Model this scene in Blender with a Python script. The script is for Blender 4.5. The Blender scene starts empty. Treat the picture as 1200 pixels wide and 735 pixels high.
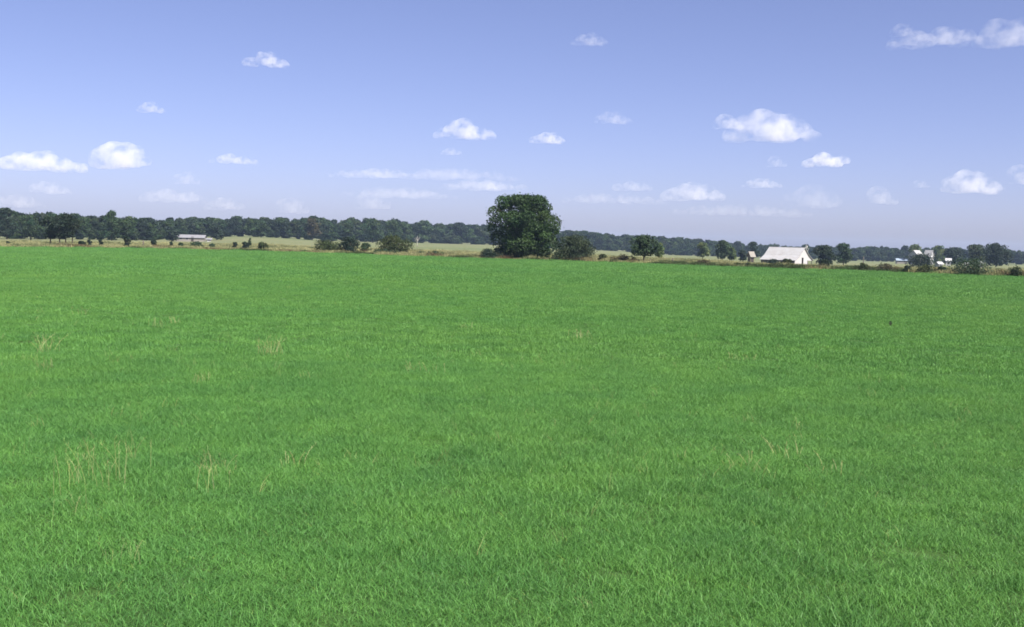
import bpy, math, random
import numpy as np

# ------------------------------------------------------------------ camera
S = bpy.context.scene
COL = S.collection
PW, PH, FPX = 1200.0, 735.0, 1287.0          # photograph size and focal length in its pixels
EYE = 3.2                                    # eye height above the field
PITCH, ROLL = math.atan(86.5 / FPX), math.radians(1.4)

fw = np.array([0, math.cos(PITCH), -math.sin(PITCH)])
r0 = np.array([1.0, 0, 0]); u0 = np.cross(r0, fw)
rt = math.cos(ROLL) * r0 + math.sin(ROLL) * u0
up = -math.sin(ROLL) * r0 + math.cos(ROLL) * u0
from mathutils import Matrix, Vector
cam_d = bpy.data.cameras.new('camera'); cam = bpy.data.objects.new('camera', cam_d); COL.objects.link(cam)
cam.matrix_world = Matrix(((rt[0], up[0], -fw[0], 0), (rt[1], up[1], -fw[1], 0), (rt[2], up[2], -fw[2], EYE), (0, 0, 0, 1)))
cam_d.sensor_width = 36; cam_d.lens = 36 * FPX / PW
cam_d.clip_start = 0.1; cam_d.clip_end = 90000
S.camera = cam

# ------------------------------------------------------------------ light
SUN_EL, SUN_AZ = math.radians(49), math.radians(138)
w = bpy.data.worlds.new('World'); S.world = w; w.use_nodes = True
nt = w.node_tree; nt.nodes.clear()
sky = nt.nodes.new('ShaderNodeTexSky'); sky.sky_type = 'NISHITA'; sky.sun_disc = False
sky.sun_elevation = SUN_EL; sky.sun_rotation = SUN_AZ
sky.altitude = 0; sky.air_density = 0.6; sky.dust_density = 1.0; sky.ozone_density = 1.0
tint = nt.nodes.new('ShaderNodeMix'); tint.data_type = 'RGBA'; tint.blend_type = 'MULTIPLY'
tint.inputs[0].default_value = 1.0; tint.inputs[7].default_value = (1.0, 0.917, 1.165, 1)
gam = nt.nodes.new('ShaderNodeGamma'); gam.inputs[1].default_value = 0.87      # film's softer response to the sky's range
bg = nt.nodes.new('ShaderNodeBackground'); bg.inputs[1].default_value = 0.0655
wo = nt.nodes.new('ShaderNodeOutputWorld')
nt.links.new(sky.outputs[0], gam.inputs[0]); nt.links.new(gam.outputs[0], tint.inputs[6]); nt.links.new(tint.outputs[2], bg.inputs[0]); nt.links.new(bg.outputs[0], wo.inputs[0])

sun_d = bpy.data.lights.new('sun', 'SUN'); sun_d.energy = 4.6; sun_d.angle = math.radians(0.53); sun_d.color = (1, 0.95, 0.87)
sun = bpy.data.objects.new('sun', sun_d); COL.objects.link(sun)
sd = Vector((math.sin(SUN_AZ) * math.cos(SUN_EL), math.cos(SUN_AZ) * math.cos(SUN_EL), math.sin(SUN_EL)))
sun.rotation_euler = sd.to_track_quat('Z', 'Y').to_euler()

vs = S.view_settings
vs.view_transform = 'Standard'; vs.look = 'None'; vs.gamma = 1; vs.use_curve_mapping = False
vs.exposure = 1.4
S.render.engine = 'CYCLES'
cy = S.cycles
cy.max_bounces = 8; cy.diffuse_bounces = 3; cy.transmission_bounces = 3; cy.volume_bounces = 4; cy.transparent_max_bounces = 8
cy.use_denoising = True; cy.pixel_filter_type = 'BLACKMAN_HARRIS'; cy.filter_width = 1.7
cy.volume_step_rate = 1.0; cy.sample_clamp_indirect = 6

rng = np.random.default_rng(7)

# ------------------------------------------------------------------ pixel to place helpers
def hor(px): return 281 + (px - 600) * math.tan(ROLL)
def ray(px, py):
    return fw + (px - 600) / FPX * rt + (367.5 - py) / FPX * up
def P(px, py, d):
    v = ray(px, py); return np.array([0, 0, EYE]) + v * (d / math.hypot(v[0], v[1]))
def AZ(px):
    v = ray(px, hor(px)); return math.atan2(v[0], v[1])

# terrain: for some columns, (distance, image row of the ground there)
EDGE = [(-250, 283), (0, 287.5), (200, 291), (400, 297), (560, 303), (700, 307), (800, 310.5), (925, 314.5), (1000, 316), (1200, 322), (1450, 329)]
def edge_dist(px): return EYE * FPX / (np.interp(px, [e[0] for e in EDGE], [e[1] for e in EDGE]) - hor(px))
COLS = {-250: [(420, 274), (1500, 268)], 0: [(420, 280), (1500, 275)], 130: [(330, 283.5), (440, 281.5), (1500, 277)],
        225: [(330, 285.5), (480, 283.6), (580, 277.5), (1500, 274)], 300: [(350, 285), (570, 278), (1500, 275)],
        400: [(380, 289), (620, 283), (1500, 280)], 560: [(330, 295), (800, 286.8), (1500, 284)],
        700: [(300, 300), (860, 293.5), (1500, 291)], 800: [(320, 304), (900, 299.5), (1500, 297)],
        925: [(360, 310.5), (900, 303), (1500, 300)], 1000: [(400, 312), (900, 306), (1500, 303)],
        1200: [(400, 315), (900, 310.5), (1500, 307)], 1450: [(400, 320), (900, 316), (1500, 312)]}
CK = sorted(COLS); CAZ = [AZ(k) for k in CK]
RR = np.concatenate([np.linspace(0, 300, 61), np.linspace(310, 1000, 70), np.linspace(1050, 4000, 60)])
ZT = []
for k in CK:
    de = edge_dist(k)
    pts = [(0, 0), (float(de) + 2, 0)] + [(d, P(k, py, d)[2]) for d, py in COLS[k]]
    z = np.interp(RR, [p[0] for p in pts], [p[1] for p in pts])
    ker = np.ones(5) / 5
    zs = np.convolve(np.pad(z, 2, mode='edge'), ker, 'valid'); zs[:35] = np.where(RR[:35] < de - 8, 0, zs[:35])
    ZT.append(zs)
ZT = np.array(ZT)
EAZ = np.array([AZ(e[0]) for e in EDGE]); EDD = np.array([float(edge_dist(e[0])) for e in EDGE])
LAT = np.random.default_rng(3).random((256, 256))
def vnoise(x, y):
    x = np.asarray(x, float); y = np.asarray(y, float)
    i = np.floor(x).astype(int); j = np.floor(y).astype(int); a = x - i; b = y - j
    a = a * a * (3 - 2 * a); b = b * b * (3 - 2 * b)
    g = lambda p, q: LAT[p % 256, q % 256]
    return (g(i, j) * (1 - a) + g(i + 1, j) * a) * (1 - b) + (g(i, j + 1) * (1 - a) + g(i + 1, j + 1) * a) * b
def edge_d(az): return np.interp(az, EAZ, EDD)
def terrain(x, y):
    x = np.atleast_1d(np.asarray(x, float)); y = np.atleast_1d(np.asarray(y, float))
    d = np.hypot(x, y); az = np.arctan2(x, y)
    ci = np.clip(np.interp(az, CAZ, np.arange(len(CAZ))), 0, len(CAZ) - 1)
    ri = np.clip(np.interp(d, RR, np.arange(len(RR))), 0, len(RR) - 1.001)
    c0 = np.clip(np.floor(ci).astype(int), 0, len(CAZ) - 2); t = ci - c0; t = t * t * (3 - 2 * t)
    r0_ = np.floor(ri).astype(int); s = ri - r0_
    f = lambda c: ZT[c, r0_] * (1 - s) + ZT[c, r0_ + 1] * s
    z = f(c0) * (1 - t) + f(c0 + 1) * t
    z = z * np.clip((1.6 - np.abs(az)) / 0.8, 0, 1)
    z = z + 0.10 * (vnoise(x / 9.0, y / 9.0) - 0.5) + 0.03 * (vnoise(x / 2.6 + 40, y / 2.6) - 0.5)
    return z
def G(px, d):
    a = AZ(px); x, y = d * math.sin(a), d * math.cos(a)
    return np.array([x, y, float(terrain(x, y)[0])])

# ------------------------------------------------------------------ mesh helpers
def new_mesh(name, V, F, mats=(), col=None, smooth=False, fmat=None):
    me = bpy.data.meshes.new(name)
    V = np.asarray(V, np.float32)
    if isinstance(F, np.ndarray):
        n, k = F.shape
        me.vertices.add(len(V)); me.vertices.foreach_set('co', V.ravel())
        me.loops.add(n * k); me.loops.foreach_set('vertex_index', F.ravel().astype(np.int32))
        me.polygons.add(n); me.polygons.foreach_set('loop_start', np.arange(0, n * k, k, dtype=np.int32))
    else:
        me.from_pydata([tuple(map(float, v)) for v in V], [], F)
    for m in mats: me.materials.append(m)
    if fmat is not None: me.polygons.foreach_set('material_index', np.asarray(fmat, np.int32))
    me.update(calc_edges=True); me.validate()
    me.polygons.foreach_set('use_smooth', np.full(len(me.polygons), smooth))
    if col is not None:
        a = me.attributes.new('col', 'FLOAT_COLOR', 'POINT')
        c = np.ones((len(V), 4), np.float32); c[:, :3] = col
        a.data.foreach_set('color', c.ravel())
    return me
def link(name, me, parent=None, loc=None, rz=0.0):
    o = bpy.data.objects.new(name, me); COL.objects.link(o)
    if parent is not None: o.parent = parent
    if loc is not None: o.location = [float(v) for v in loc]
    o.rotation_euler = (0, 0, rz)
    return o
def tag(o, label=None, cat=None, group=None, kind=None):
    if label: o['label'] = label
    if cat: o['category'] = cat
    if group: o['group'] = group
    if kind: o['kind'] = kind
    return o
def thing(name, label, cat, loc, rz=0.0, group=None):
    o = bpy.data.objects.new(name, None); COL.objects.link(o)
    o.empty_display_size = 0.3
    o.location = [float(v) for v in loc]; o.rotation_euler = (0, 0, rz)
    return tag(o, label, cat, group)

class MB:
    def __init__(s): s.V, s.F = [], []
    def add(s, V, F):
        b = len(s.V); s.V += [tuple(v) for v in V]; s.F += [tuple(i + b for i in f) for f in F]
    def box(s, a, b):
        (x0, y0, z0), (x1, y1, z1) = a, b
        s.add([(x0, y0, z0), (x1, y0, z0), (x1, y1, z0), (x0, y1, z0), (x0, y0, z1), (x1, y0, z1), (x1, y1, z1), (x0, y1, z1)],
              [(3, 2, 1, 0), (4, 5, 6, 7), (0, 1, 5, 4), (1, 2, 6, 5), (2, 3, 7, 6), (3, 0, 4, 7)])
    def prism(s, prof, x0, x1):           # profile in (y, z), extruded along x
        n = len(prof)
        V = [(x0, y, z) for y, z in prof] + [(x1, y, z) for y, z in prof]
        F = [tuple(range(n - 1, -1, -1)), tuple(range(n, 2 * n))] + [(i, (i + 1) % n, n + (i + 1) % n, n + i) for i in range(n)]
        s.add(V, F)
    def tube(s, pts, rad, k=7):
        pts = [Vector([float(q) for q in p]) for p in pts]; V, F = [], []
        for i, p in enumerate(pts):
            t = (pts[min(i + 1, len(pts) - 1)] - pts[max(i - 1, 0)]).normalized()
            a = t.orthogonal().normalized(); b = t.cross(a)
            for j in range(k):
                th = 2 * math.pi * j / k
                V.append(p + float(rad[i]) * (math.cos(th) * a + math.sin(th) * b))
        for i in range(len(pts) - 1):
            for j in range(k):
                F.append((i * k + j, i * k + (j + 1) % k, (i + 1) * k + (j + 1) % k, (i + 1) * k + j))
        F.append(tuple(range(k - 1, -1, -1))); F.append(tuple((len(pts) - 1) * k + j for j in range(k)))
        s.add(V, F)
    def build(s, name, mat, parent=None, loc=None, smooth=False, rz=0.0):
        return link(name, new_mesh(name, s.V, s.F, [mat], smooth=smooth), parent, loc, rz)

# ------------------------------------------------------------------ materials
def mat(name):
    m = bpy.data.materials.new(name); m.use_nodes = True
    n = m.node_tree.nodes; n.clear()
    return m, n, m.node_tree.links
def N(n, t, **kw):
    x = n.new(t)
    for k, v in kw.items(): setattr(x, k, v)
    return x
def mixrgb(n, l, blend, fac, a, b):
    x = n.new('ShaderNodeMix'); x.data_type = 'RGBA'; x.blend_type = blend
    for s, v in ((0, fac), (6, a), (7, b)):
        if isinstance(v, bpy.types.NodeSocket): l.new(v, x.inputs[s])
        else: x.inputs[s].default_value = v if s == 0 else (*v, 1)
    return x.outputs[2]
def ramp(n, l, src, stops):
    x = n.new('ShaderNodeValToRGB'); l.new(src, x.inputs[0]); e = x.color_ramp.elements
    while len(e) < len(stops): e.new(0.5)
    for i, (p, c) in enumerate(stops): e[i].position = p; e[i].color = (*c, 1)
    return x.outputs[0]
def noise(n, l, vec, scale, detail=3, rough=0.55):
    x = n.new('ShaderNodeTexNoise'); x.inputs['Scale'].default_value = scale; x.inputs['Detail'].default_value = detail
    x.inputs['Roughness'].default_value = rough
    if vec is not None: l.new(vec, x.inputs['Vector'])
    return x.outputs[0]

def leafy(name, base, transl=0.3, var=0.35, field=False, rough=0.6, spec=0.25, mixed=False):
    """thin leaves or blades: per-leaf colour attribute, per-plant variation, light passing through"""
    m, n, l = mat(name)
    at = N(n, 'ShaderNodeAttribute', attribute_name='col')
    c = mixrgb(n, l, 'MULTIPLY', 1.0, at.outputs['Color'], base)
    oi = n.new('ShaderNodeObjectInfo')
    v = ramp(n, l, oi.outputs['Random'], [(0, (1 - var, 1 - var * 0.8, 1 - var)), (1, (1 + var, 1 + var * 0.9, 1 + var * 0.6))])
    if mixed:                                                # several kinds of tree in one wood
        v = ramp(n, l, oi.outputs['Random'], [(0, (0.50, 0.55, 0.70)), (0.35, (0.85, 0.85, 0.95)), (0.6, (0.95, 1.10, 0.90)), (0.82, (1.75, 1.65, 1.1)), (0.93, (1.3, 1.0, 1.0)), (1, (2.1, 2.1, 1.4))])
    c = mixrgb(n, l, 'MULTIPLY', 1.0, c, v)
    if field:
        geo = n.new('ShaderNodeNewGeometry')
        f1 = noise(n, l, geo.outputs['Position'], 0.05, 4)
        f2 = noise(n, l, geo.outputs['Position'], 0.55, 4)
        c = mixrgb(n, l, 'MULTIPLY', 1.0, c, ramp(n, l, f1, [(0.3, (0.86, 0.93, 0.92)), (0.7, (1.16, 1.06, 1.0))]))
        c = mixrgb(n, l, 'MULTIPLY', 1.0, c, ramp(n, l, f2, [(0.3, (0.80, 0.86, 0.92)), (0.7, (1.14, 1.10, 1.02))]))
    p = N(n, 'ShaderNodeBsdfPrincipled'); p.inputs['Roughness'].default_value = rough; p.inputs['Specular IOR Level'].default_value = spec
    t = N(n, 'ShaderNodeBsdfTranslucent'); mx = N(n, 'ShaderNodeMixShader'); mx.inputs[0].default_value = transl
    l.new(c, p.inputs['Base Color']); l.new(c, t.inputs['Color'])
    l.new(p.outputs[0], mx.inputs[1]); l.new(t.outputs[0], mx.inputs[2])
    o = n.new('ShaderNodeOutputMaterial'); l.new(mx.outputs[0], o.inputs[0])
    return m
def plain(name, color, rough=0.7, scale=2.0, amt=0.25, bump=0.0, bscale=20.0, spec=0.3, metal=0.0, coord='Object', stretch=(1, 1, 1)):
    m, n, l = mat(name)
    tc = n.new('ShaderNodeTexCoord'); mp = n.new('ShaderNodeMapping'); mp.inputs['Scale'].default_value = stretch
    l.new(tc.outputs[coord], mp.inputs[0])
    f = noise(n, l, mp.outputs[0], scale, 5)
    c = mixrgb(n, l, 'MULTIPLY', 1.0, color, ramp(n, l, f, [(0.25, (1 - amt,) * 3), (0.75, (1 + amt * 0.5,) * 3)]))
    p = N(n, 'ShaderNodeBsdfPrincipled'); p.inputs['Roughness'].default_value = rough; p.inputs['Metallic'].default_value = metal
    p.inputs['Specular IOR Level'].default_value = spec
    l.new(c, p.inputs['Base Color'])
    if bump:
        b = n.new('ShaderNodeBump'); b.inputs['Strength'].default_value = bump
        l.new(noise(n, l, mp.outputs[0], bscale, 4), b.inputs['Height']); l.new(b.outputs[0], p.inputs['Normal'])
    o = n.new('ShaderNodeOutputMaterial'); l.new(p.outputs[0], o.inputs[0])
    return m

M = {}
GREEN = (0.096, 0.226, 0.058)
M['blade'] = leafy('grass_blade', GREEN, 0.30, 0.18, field=True, rough=0.5, spec=0.22)
M['dry'] = leafy('dry_grass_blade', (0.250, 0.245, 0.128), 0.25, 0.35)
M['rust'] = leafy('rust_weed_leaf', (0.085, 0.055, 0.030), 0.2, 0.35)
M['leaf_big'] = leafy('big_tree_leaf', (0.028, 0.057, 0.016), 0.25, 0.0)
M['leaf_dark'] = leafy('dark_leaf', (0.016, 0.030, 0.018), 0.2, 0.15)
M['leaf_mid'] = leafy('mid_leaf', (0.030, 0.055, 0.024), 0.25, 0.1)
M['leaf_pale'] = leafy('pale_leaf', (0.079, 0.112, 0.041), 0.3, 0.1)
M['leaf_grey'] = leafy('grey_green_leaf', (0.032, 0.050, 0.025), 0.25, 0.1)
M['leaf_olive'] = leafy('olive_leaf', (0.038, 0.054, 0.018), 0.25, 0.1)
M['leaf_rust'] = leafy('rust_leaf', (0.054, 0.049, 0.024), 0.2, 0.1)
M['leaf_wood'] = leafy('woodland_leaf', (0.020, 0.038, 0.018), 0.2, 0.55, mixed=True)
M['straw'] = leafy('straw_stalk', (0.34, 0.34, 0.17), 0.2, 0.2)
M['bark'] = plain('bark', (0.07, 0.055, 0.04), 0.9, 3, 0.4, 0.6, 14)
M['dead'] = plain('dead_wood', (0.42, 0.40, 0.36), 0.9, 3, 0.3, 0.4, 14)
M['post'] = plain('weathered_post', (0.10, 0.085, 0.07), 0.9, 3, 0.3, 0.4, 20)

# ground -----------------------------------------------------------
def ground_material():
    m, n, l = mat('ground_material')
    geo = n.new('ShaderNodeNewGeometry'); pos = geo.outputs['Position']
    at = N(n, 'ShaderNodeAttribute', attribute_name='beyond')            # metres past the field's edge
    wob = N(n, 'ShaderNodeMath', operation='MULTIPLY_ADD'); l.new(noise(n, l, pos, 0.12, 4), wob.inputs[0]); wob.inputs[1].default_value = 9.0; wob.inputs[2].default_value = -4.5
    d = N(n, 'ShaderNodeMath', operation='ADD'); l.new(at.outputs['Fac'], d.inputs[0]); l.new(wob.outputs[0], d.inputs[1])
    mr = N(n, 'ShaderNodeMapRange'); l.new(d.outputs[0], mr.inputs[0]); mr.inputs[1].default_value = -1.0; mr.inputs[2].default_value = 2.5
    f1 = noise(n, l, pos, 0.06, 5); f2 = noise(n, l, pos, 0.9, 5)
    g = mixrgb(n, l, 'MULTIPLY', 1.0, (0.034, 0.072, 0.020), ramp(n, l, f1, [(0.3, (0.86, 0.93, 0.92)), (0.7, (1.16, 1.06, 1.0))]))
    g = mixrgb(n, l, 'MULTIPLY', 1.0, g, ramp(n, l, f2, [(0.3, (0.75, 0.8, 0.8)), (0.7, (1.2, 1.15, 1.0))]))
    st = n.new('ShaderNodeMapping'); st.inputs['Scale'].default_value = (0.006, 0.030, 0.01); st.inputs['Rotation'].default_value = (0, 0, 0.12); l.new(pos, st.inputs[0])
    f3 = noise(n, l, st.outputs[0], 1.0, 5, 0.6)
    fal = ramp(n, l, f3, [(0.30, (0.075, 0.105, 0.042)), (0.45, (0.150, 0.152, 0.078)), (0.57, (0.090, 0.118, 0.050)), (0.70, (0.210, 0.195, 0.115))])
    fal = mixrgb(n, l, 'MULTIPLY', 1.0, fal, ramp(n, l, f2, [(0.3, (0.7, 0.7, 0.7)), (0.7, (1.2, 1.2, 1.2))]))
    c = mixrgb(n, l, 'MIX', mr.outputs[0], g, fal)
    p = N(n, 'ShaderNodeBsdfPrincipled'); p.inputs['Roughness'].default_value = 0.95; p.inputs['Specular IOR Level'].default_value = 0.1
    b = n.new('ShaderNodeBump'); b.inputs['Strength'].default_value = 0.6; b.inputs['Distance'].default_value = 0.15
    l.new(noise(n, l, pos, 3.0, 5), b.inputs['Height']); l.new(b.outputs[0], p.inputs['Normal'])
    l.new(c, p.inputs['Base Color'])
    o = n.new('ShaderNodeOutputMaterial'); l.new(p.outputs[0], o.inputs[0])
    return m
def make_ground():
    R = np.concatenate([[0.5], np.geomspace(2, 120, 170), np.arange(123, 260, 2.0), np.geomspace(262, 2600, 90)])
    A = np.concatenate([np.radians(np.arange(-180, -36, 6.0)), np.radians(np.arange(-36, 36, 0.3)), np.radians(np.arange(36, 180, 6.0))])
    RRg, AAg = np.meshgrid(R, A, indexing='ij')
    X = RRg * np.sin(AAg); Y = RRg * np.cos(AAg); Z = terrain(X.ravel(), Y.ravel())
    V = np.stack([X.ravel(), Y.ravel(), Z], 1)
    nr, na = RRg.shape
    i = np.arange(nr - 1)[:, None]; j = np.arange(na)[None, :]; j2 = (j + 1) % na
    F = np.stack([i * na + j, i * na + j2, (i + 1) * na + j2, (i + 1) * na + j], -1).reshape(-1, 4)[:, ::-1]
    V = np.vstack([V, [[0, 0, float(V[:na, 2].mean())]]])
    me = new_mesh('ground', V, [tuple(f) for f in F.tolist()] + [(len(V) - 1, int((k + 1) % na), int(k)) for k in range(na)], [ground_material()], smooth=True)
    a = me.attributes.new('beyond', 'FLOAT', 'POINT')
    a.data.foreach_set('value', np.append((RRg - edge_d(AAg)).ravel(), -100).astype(np.float32))
    o = link('ground', me); tag(o, 'nearly flat green field running out to a tan fallow strip', 'ground', kind='structure')
    return o
make_ground()

# ------------------------------------------------------------------ instanced stuff
def hidden_collection(name, meshes):
    c = bpy.data.collections.new(name)
    for i, me in enumerate(meshes):
        c.objects.link(bpy.data.objects.new('%s_%03d' % (name, i), me))
    return c
def scatter(name, pts, idx, rot, scl, coll, label, cat):
    me = bpy.data.meshes.new(name); me.vertices.add(len(pts)); me.vertices.foreach_set('co', np.asarray(pts, np.float32).ravel())
    a = me.attributes.new('pick', 'INT', 'POINT'); a.data.foreach_set('value', np.asarray(idx, np.int32))
    a = me.attributes.new('turn', 'FLOAT_VECTOR', 'POINT'); a.data.foreach_set('vector', np.asarray(rot, np.float32).ravel())
    a = me.attributes.new('size', 'FLOAT_VECTOR', 'POINT'); a.data.foreach_set('vector', np.asarray(scl, np.float32).ravel())
    o = link(name, me); tag(o, label, cat, kind='stuff')
    ng = bpy.data.node_groups.new(name + '_scatter', 'GeometryNodeTree')
    ng.interface.new_socket('Geometry', in_out='INPUT', socket_type='NodeSocketGeometry')
    ng.interface.new_socket('Geometry', in_out='OUTPUT', socket_type='NodeSocketGeometry')
    n, l = ng.nodes, ng.links
    gi = n.new('NodeGroupInput'); go = n.new('NodeGroupOutput')
    ip = n.new('GeometryNodeInstanceOnPoints'); ci = n.new('GeometryNodeCollectionInfo')
    ci.inputs['Collection'].default_value = coll; ci.inputs['Separate Children'].default_value = True; ci.inputs['Reset Children'].default_value = True
    def na(nm, ty):
        x = n.new('GeometryNodeInputNamedAttribute'); x.data_type = ty; x.inputs['Name'].default_value = nm; return x.outputs[0]
    e2r = n.new('FunctionNodeEulerToRotation')
    l.new(gi.outputs[0], ip.inputs['Points']); l.new(ci.outputs[0], ip.inputs['Instance']); ip.inputs['Pick Instance'].default_value = True
    l.new(na('pick', 'INT'), ip.inputs['Instance Index']); l.new(na('turn', 'FLOAT_VECTOR'), e2r.inputs[0])
    l.new(e2r.outputs[0], ip.inputs['Rotation']); l.new(na('size', 'FLOAT_VECTOR'), ip.inputs['Scale'])
    l.new(ip.outputs[0], go.inputs[0])
    md = o.modifiers.new('scatter', 'NODES'); md.node_group = ng
    return o

def tuft(seed, nb, rad, hmin, hmax, wid, material, bend=0.7, seg=3, power=1.3, cols=((0.75, 0.85, 0.8), (1.2, 1.12, 0.95)), yellow=0.02):
    r = np.random.default_rng(seed)
    rr = rad * np.sqrt(r.random(nb)); th = r.random(nb) * 2 * np.pi
    bx, by = rr * np.cos(th), rr * np.sin(th)
    h = hmin + (hmax - hmin) * r.random(nb) ** power; ph = r.random(nb) * 2 * np.pi
    lean = bend * (0.25 + 0.75 * r.random(nb)) * h; ww = wid * (0.6 + 0.8 * r.random(nb))
    tw = r.random(nb) * np.pi; sx, sy = np.cos(tw), np.sin(tw)
    V = []
    for k in range(seg + 1):
        t = k / seg
        cx = bx + np.cos(ph) * lean * t ** 1.8; cyy = by + np.sin(ph) * lean * t ** 1.8; cz = h * (t - 0.25 * bend * t * t) - 0.01
        hw = ww * 0.5 * (1 - 0.85 * t ** 1.5)
        V.append(np.stack([cx - sx * hw, cyy - sy * hw, cz], 1)); V.append(np.stack([cx + sx * hw, cyy + sy * hw, cz], 1))
    V = np.stack(V, 1)                                    # nb, 2(seg+1), 3
    base = np.arange(nb)[:, None] * (2 * (seg + 1))
    F = np.concatenate([base + np.array([2 * k, 2 * k + 1, 2 * k + 3, 2 * k + 2]) for k in range(seg)], 1).reshape(-1, 4)
    a, b = np.array(cols[0]), np.array(cols[1]); t = r.random((nb, 1)); c = a * (1 - t) + b * t
    c = np.where(r.random((nb, 1)) < yellow, np.array([2.6, 1.5, 1.6]), c)
    return new_mesh('tuft', V.reshape(-1, 3), F, [material], col=np.repeat(c, 2 * (seg + 1), 0))

def make_grass():
    meshes = [tuft(10 + i, 130, 0.24, 0.035, 0.15, 0.0055, M['blade'], 1.1, 3, 2.2, ((0.72, 0.82, 0.85), (1.15, 1.12, 1.0)), 0.012) for i in range(6)]
    meshes += [tuft(30 + i, 260, 0.55, 0.04, 0.11, 0.011, M['blade'], 0.8, 2, 1.3, ((0.85, 0.92, 0.88), (1.12, 1.07, 0.98)), 0.0) for i in range(4)]
    meshes += [tuft(50 + i, 420, 1.5, 0.05, 0.11, 0.026, M['blade'], 0.7, 2, 1.3, ((0.9, 0.95, 0.92), (1.08, 1.05, 0.99)), 0.0) for i in range(4)]
    meshes += [tuft(64 + i, 5, 0.12, 0.12, 0.30, 0.004, M['straw'], 0.8, 3, 1.0, ((0.6, 0.7, 0.55), (1.05, 1.0, 0.9)), 0.0) for i in range(3)]   # stray dry stems
    cg = hidden_collection('grass_tuft', meshes)
    pts, idx, rot, scl = [], [], [], []
    HA = math.radians(31)
    for (d0, d1, dens, i0, ni) in ((5, 30, 60, 0, 6), (28, 82, 7, 6, 4), (78, 245, 1.1, 10, 4)):
        n = int(HA * (d1 * d1 - d0 * d0) * dens)
        d = np.sqrt(d0 * d0 + (d1 * d1 - d0 * d0) * rng.random(n)); a = (rng.random(n) * 2 - 1) * HA
        wob = 4 * (vnoise(a * 60, d * 0.02) - 0.5)
        keep = d < edge_d(a) - 1 + wob
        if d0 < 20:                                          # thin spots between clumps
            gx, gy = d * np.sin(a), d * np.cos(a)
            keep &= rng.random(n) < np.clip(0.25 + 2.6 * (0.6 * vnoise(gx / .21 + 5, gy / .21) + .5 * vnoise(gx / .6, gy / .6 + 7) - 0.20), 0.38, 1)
        d, a = d[keep], a[keep]; n = len(d)
        x, y = d * np.sin(a), d * np.cos(a)
        hh = 0.6 * vnoise(x / 0.7, y / 0.7) + 0.5 * vnoise(x / 2.3 + 9, y / 2.3) + 0.35 * vnoise(x / 8 + 3, y / 8)
        s = 0.48 + 0.82 * hh * (0.75 + 0.5 * rng.random(n))
        pick = i0 + rng.integers(0, ni, n)
        stray = rng.random(n) < (0.012 if d0 < 20 else 0.03 if d0 < 50 else 0) * np.clip(4 * vnoise(x / 3.1 + 70, y / 3.1) - 1.7, 0.1, 2)
        pick = np.where(stray, 14 + rng.integers(0, 3, n), pick)
        pts.append(np.stack([x, y, terrain(x, y)], 1)); idx.append(pick)
        rot.append(np.stack([rng.normal(0, .08, n), rng.normal(0, .08, n), rng.random(n) * 6.283], 1))
        scl.append(np.stack([0.9 + 0.25 * rng.random(n)] * 2 + [s], 1))
    scatter('grass', np.vstack(pts), np.concatenate(idx), np.vstack(rot), np.vstack(scl), cg,
            'short dense bright green grass covering the whole near field', 'grass')
make_grass()

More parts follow.
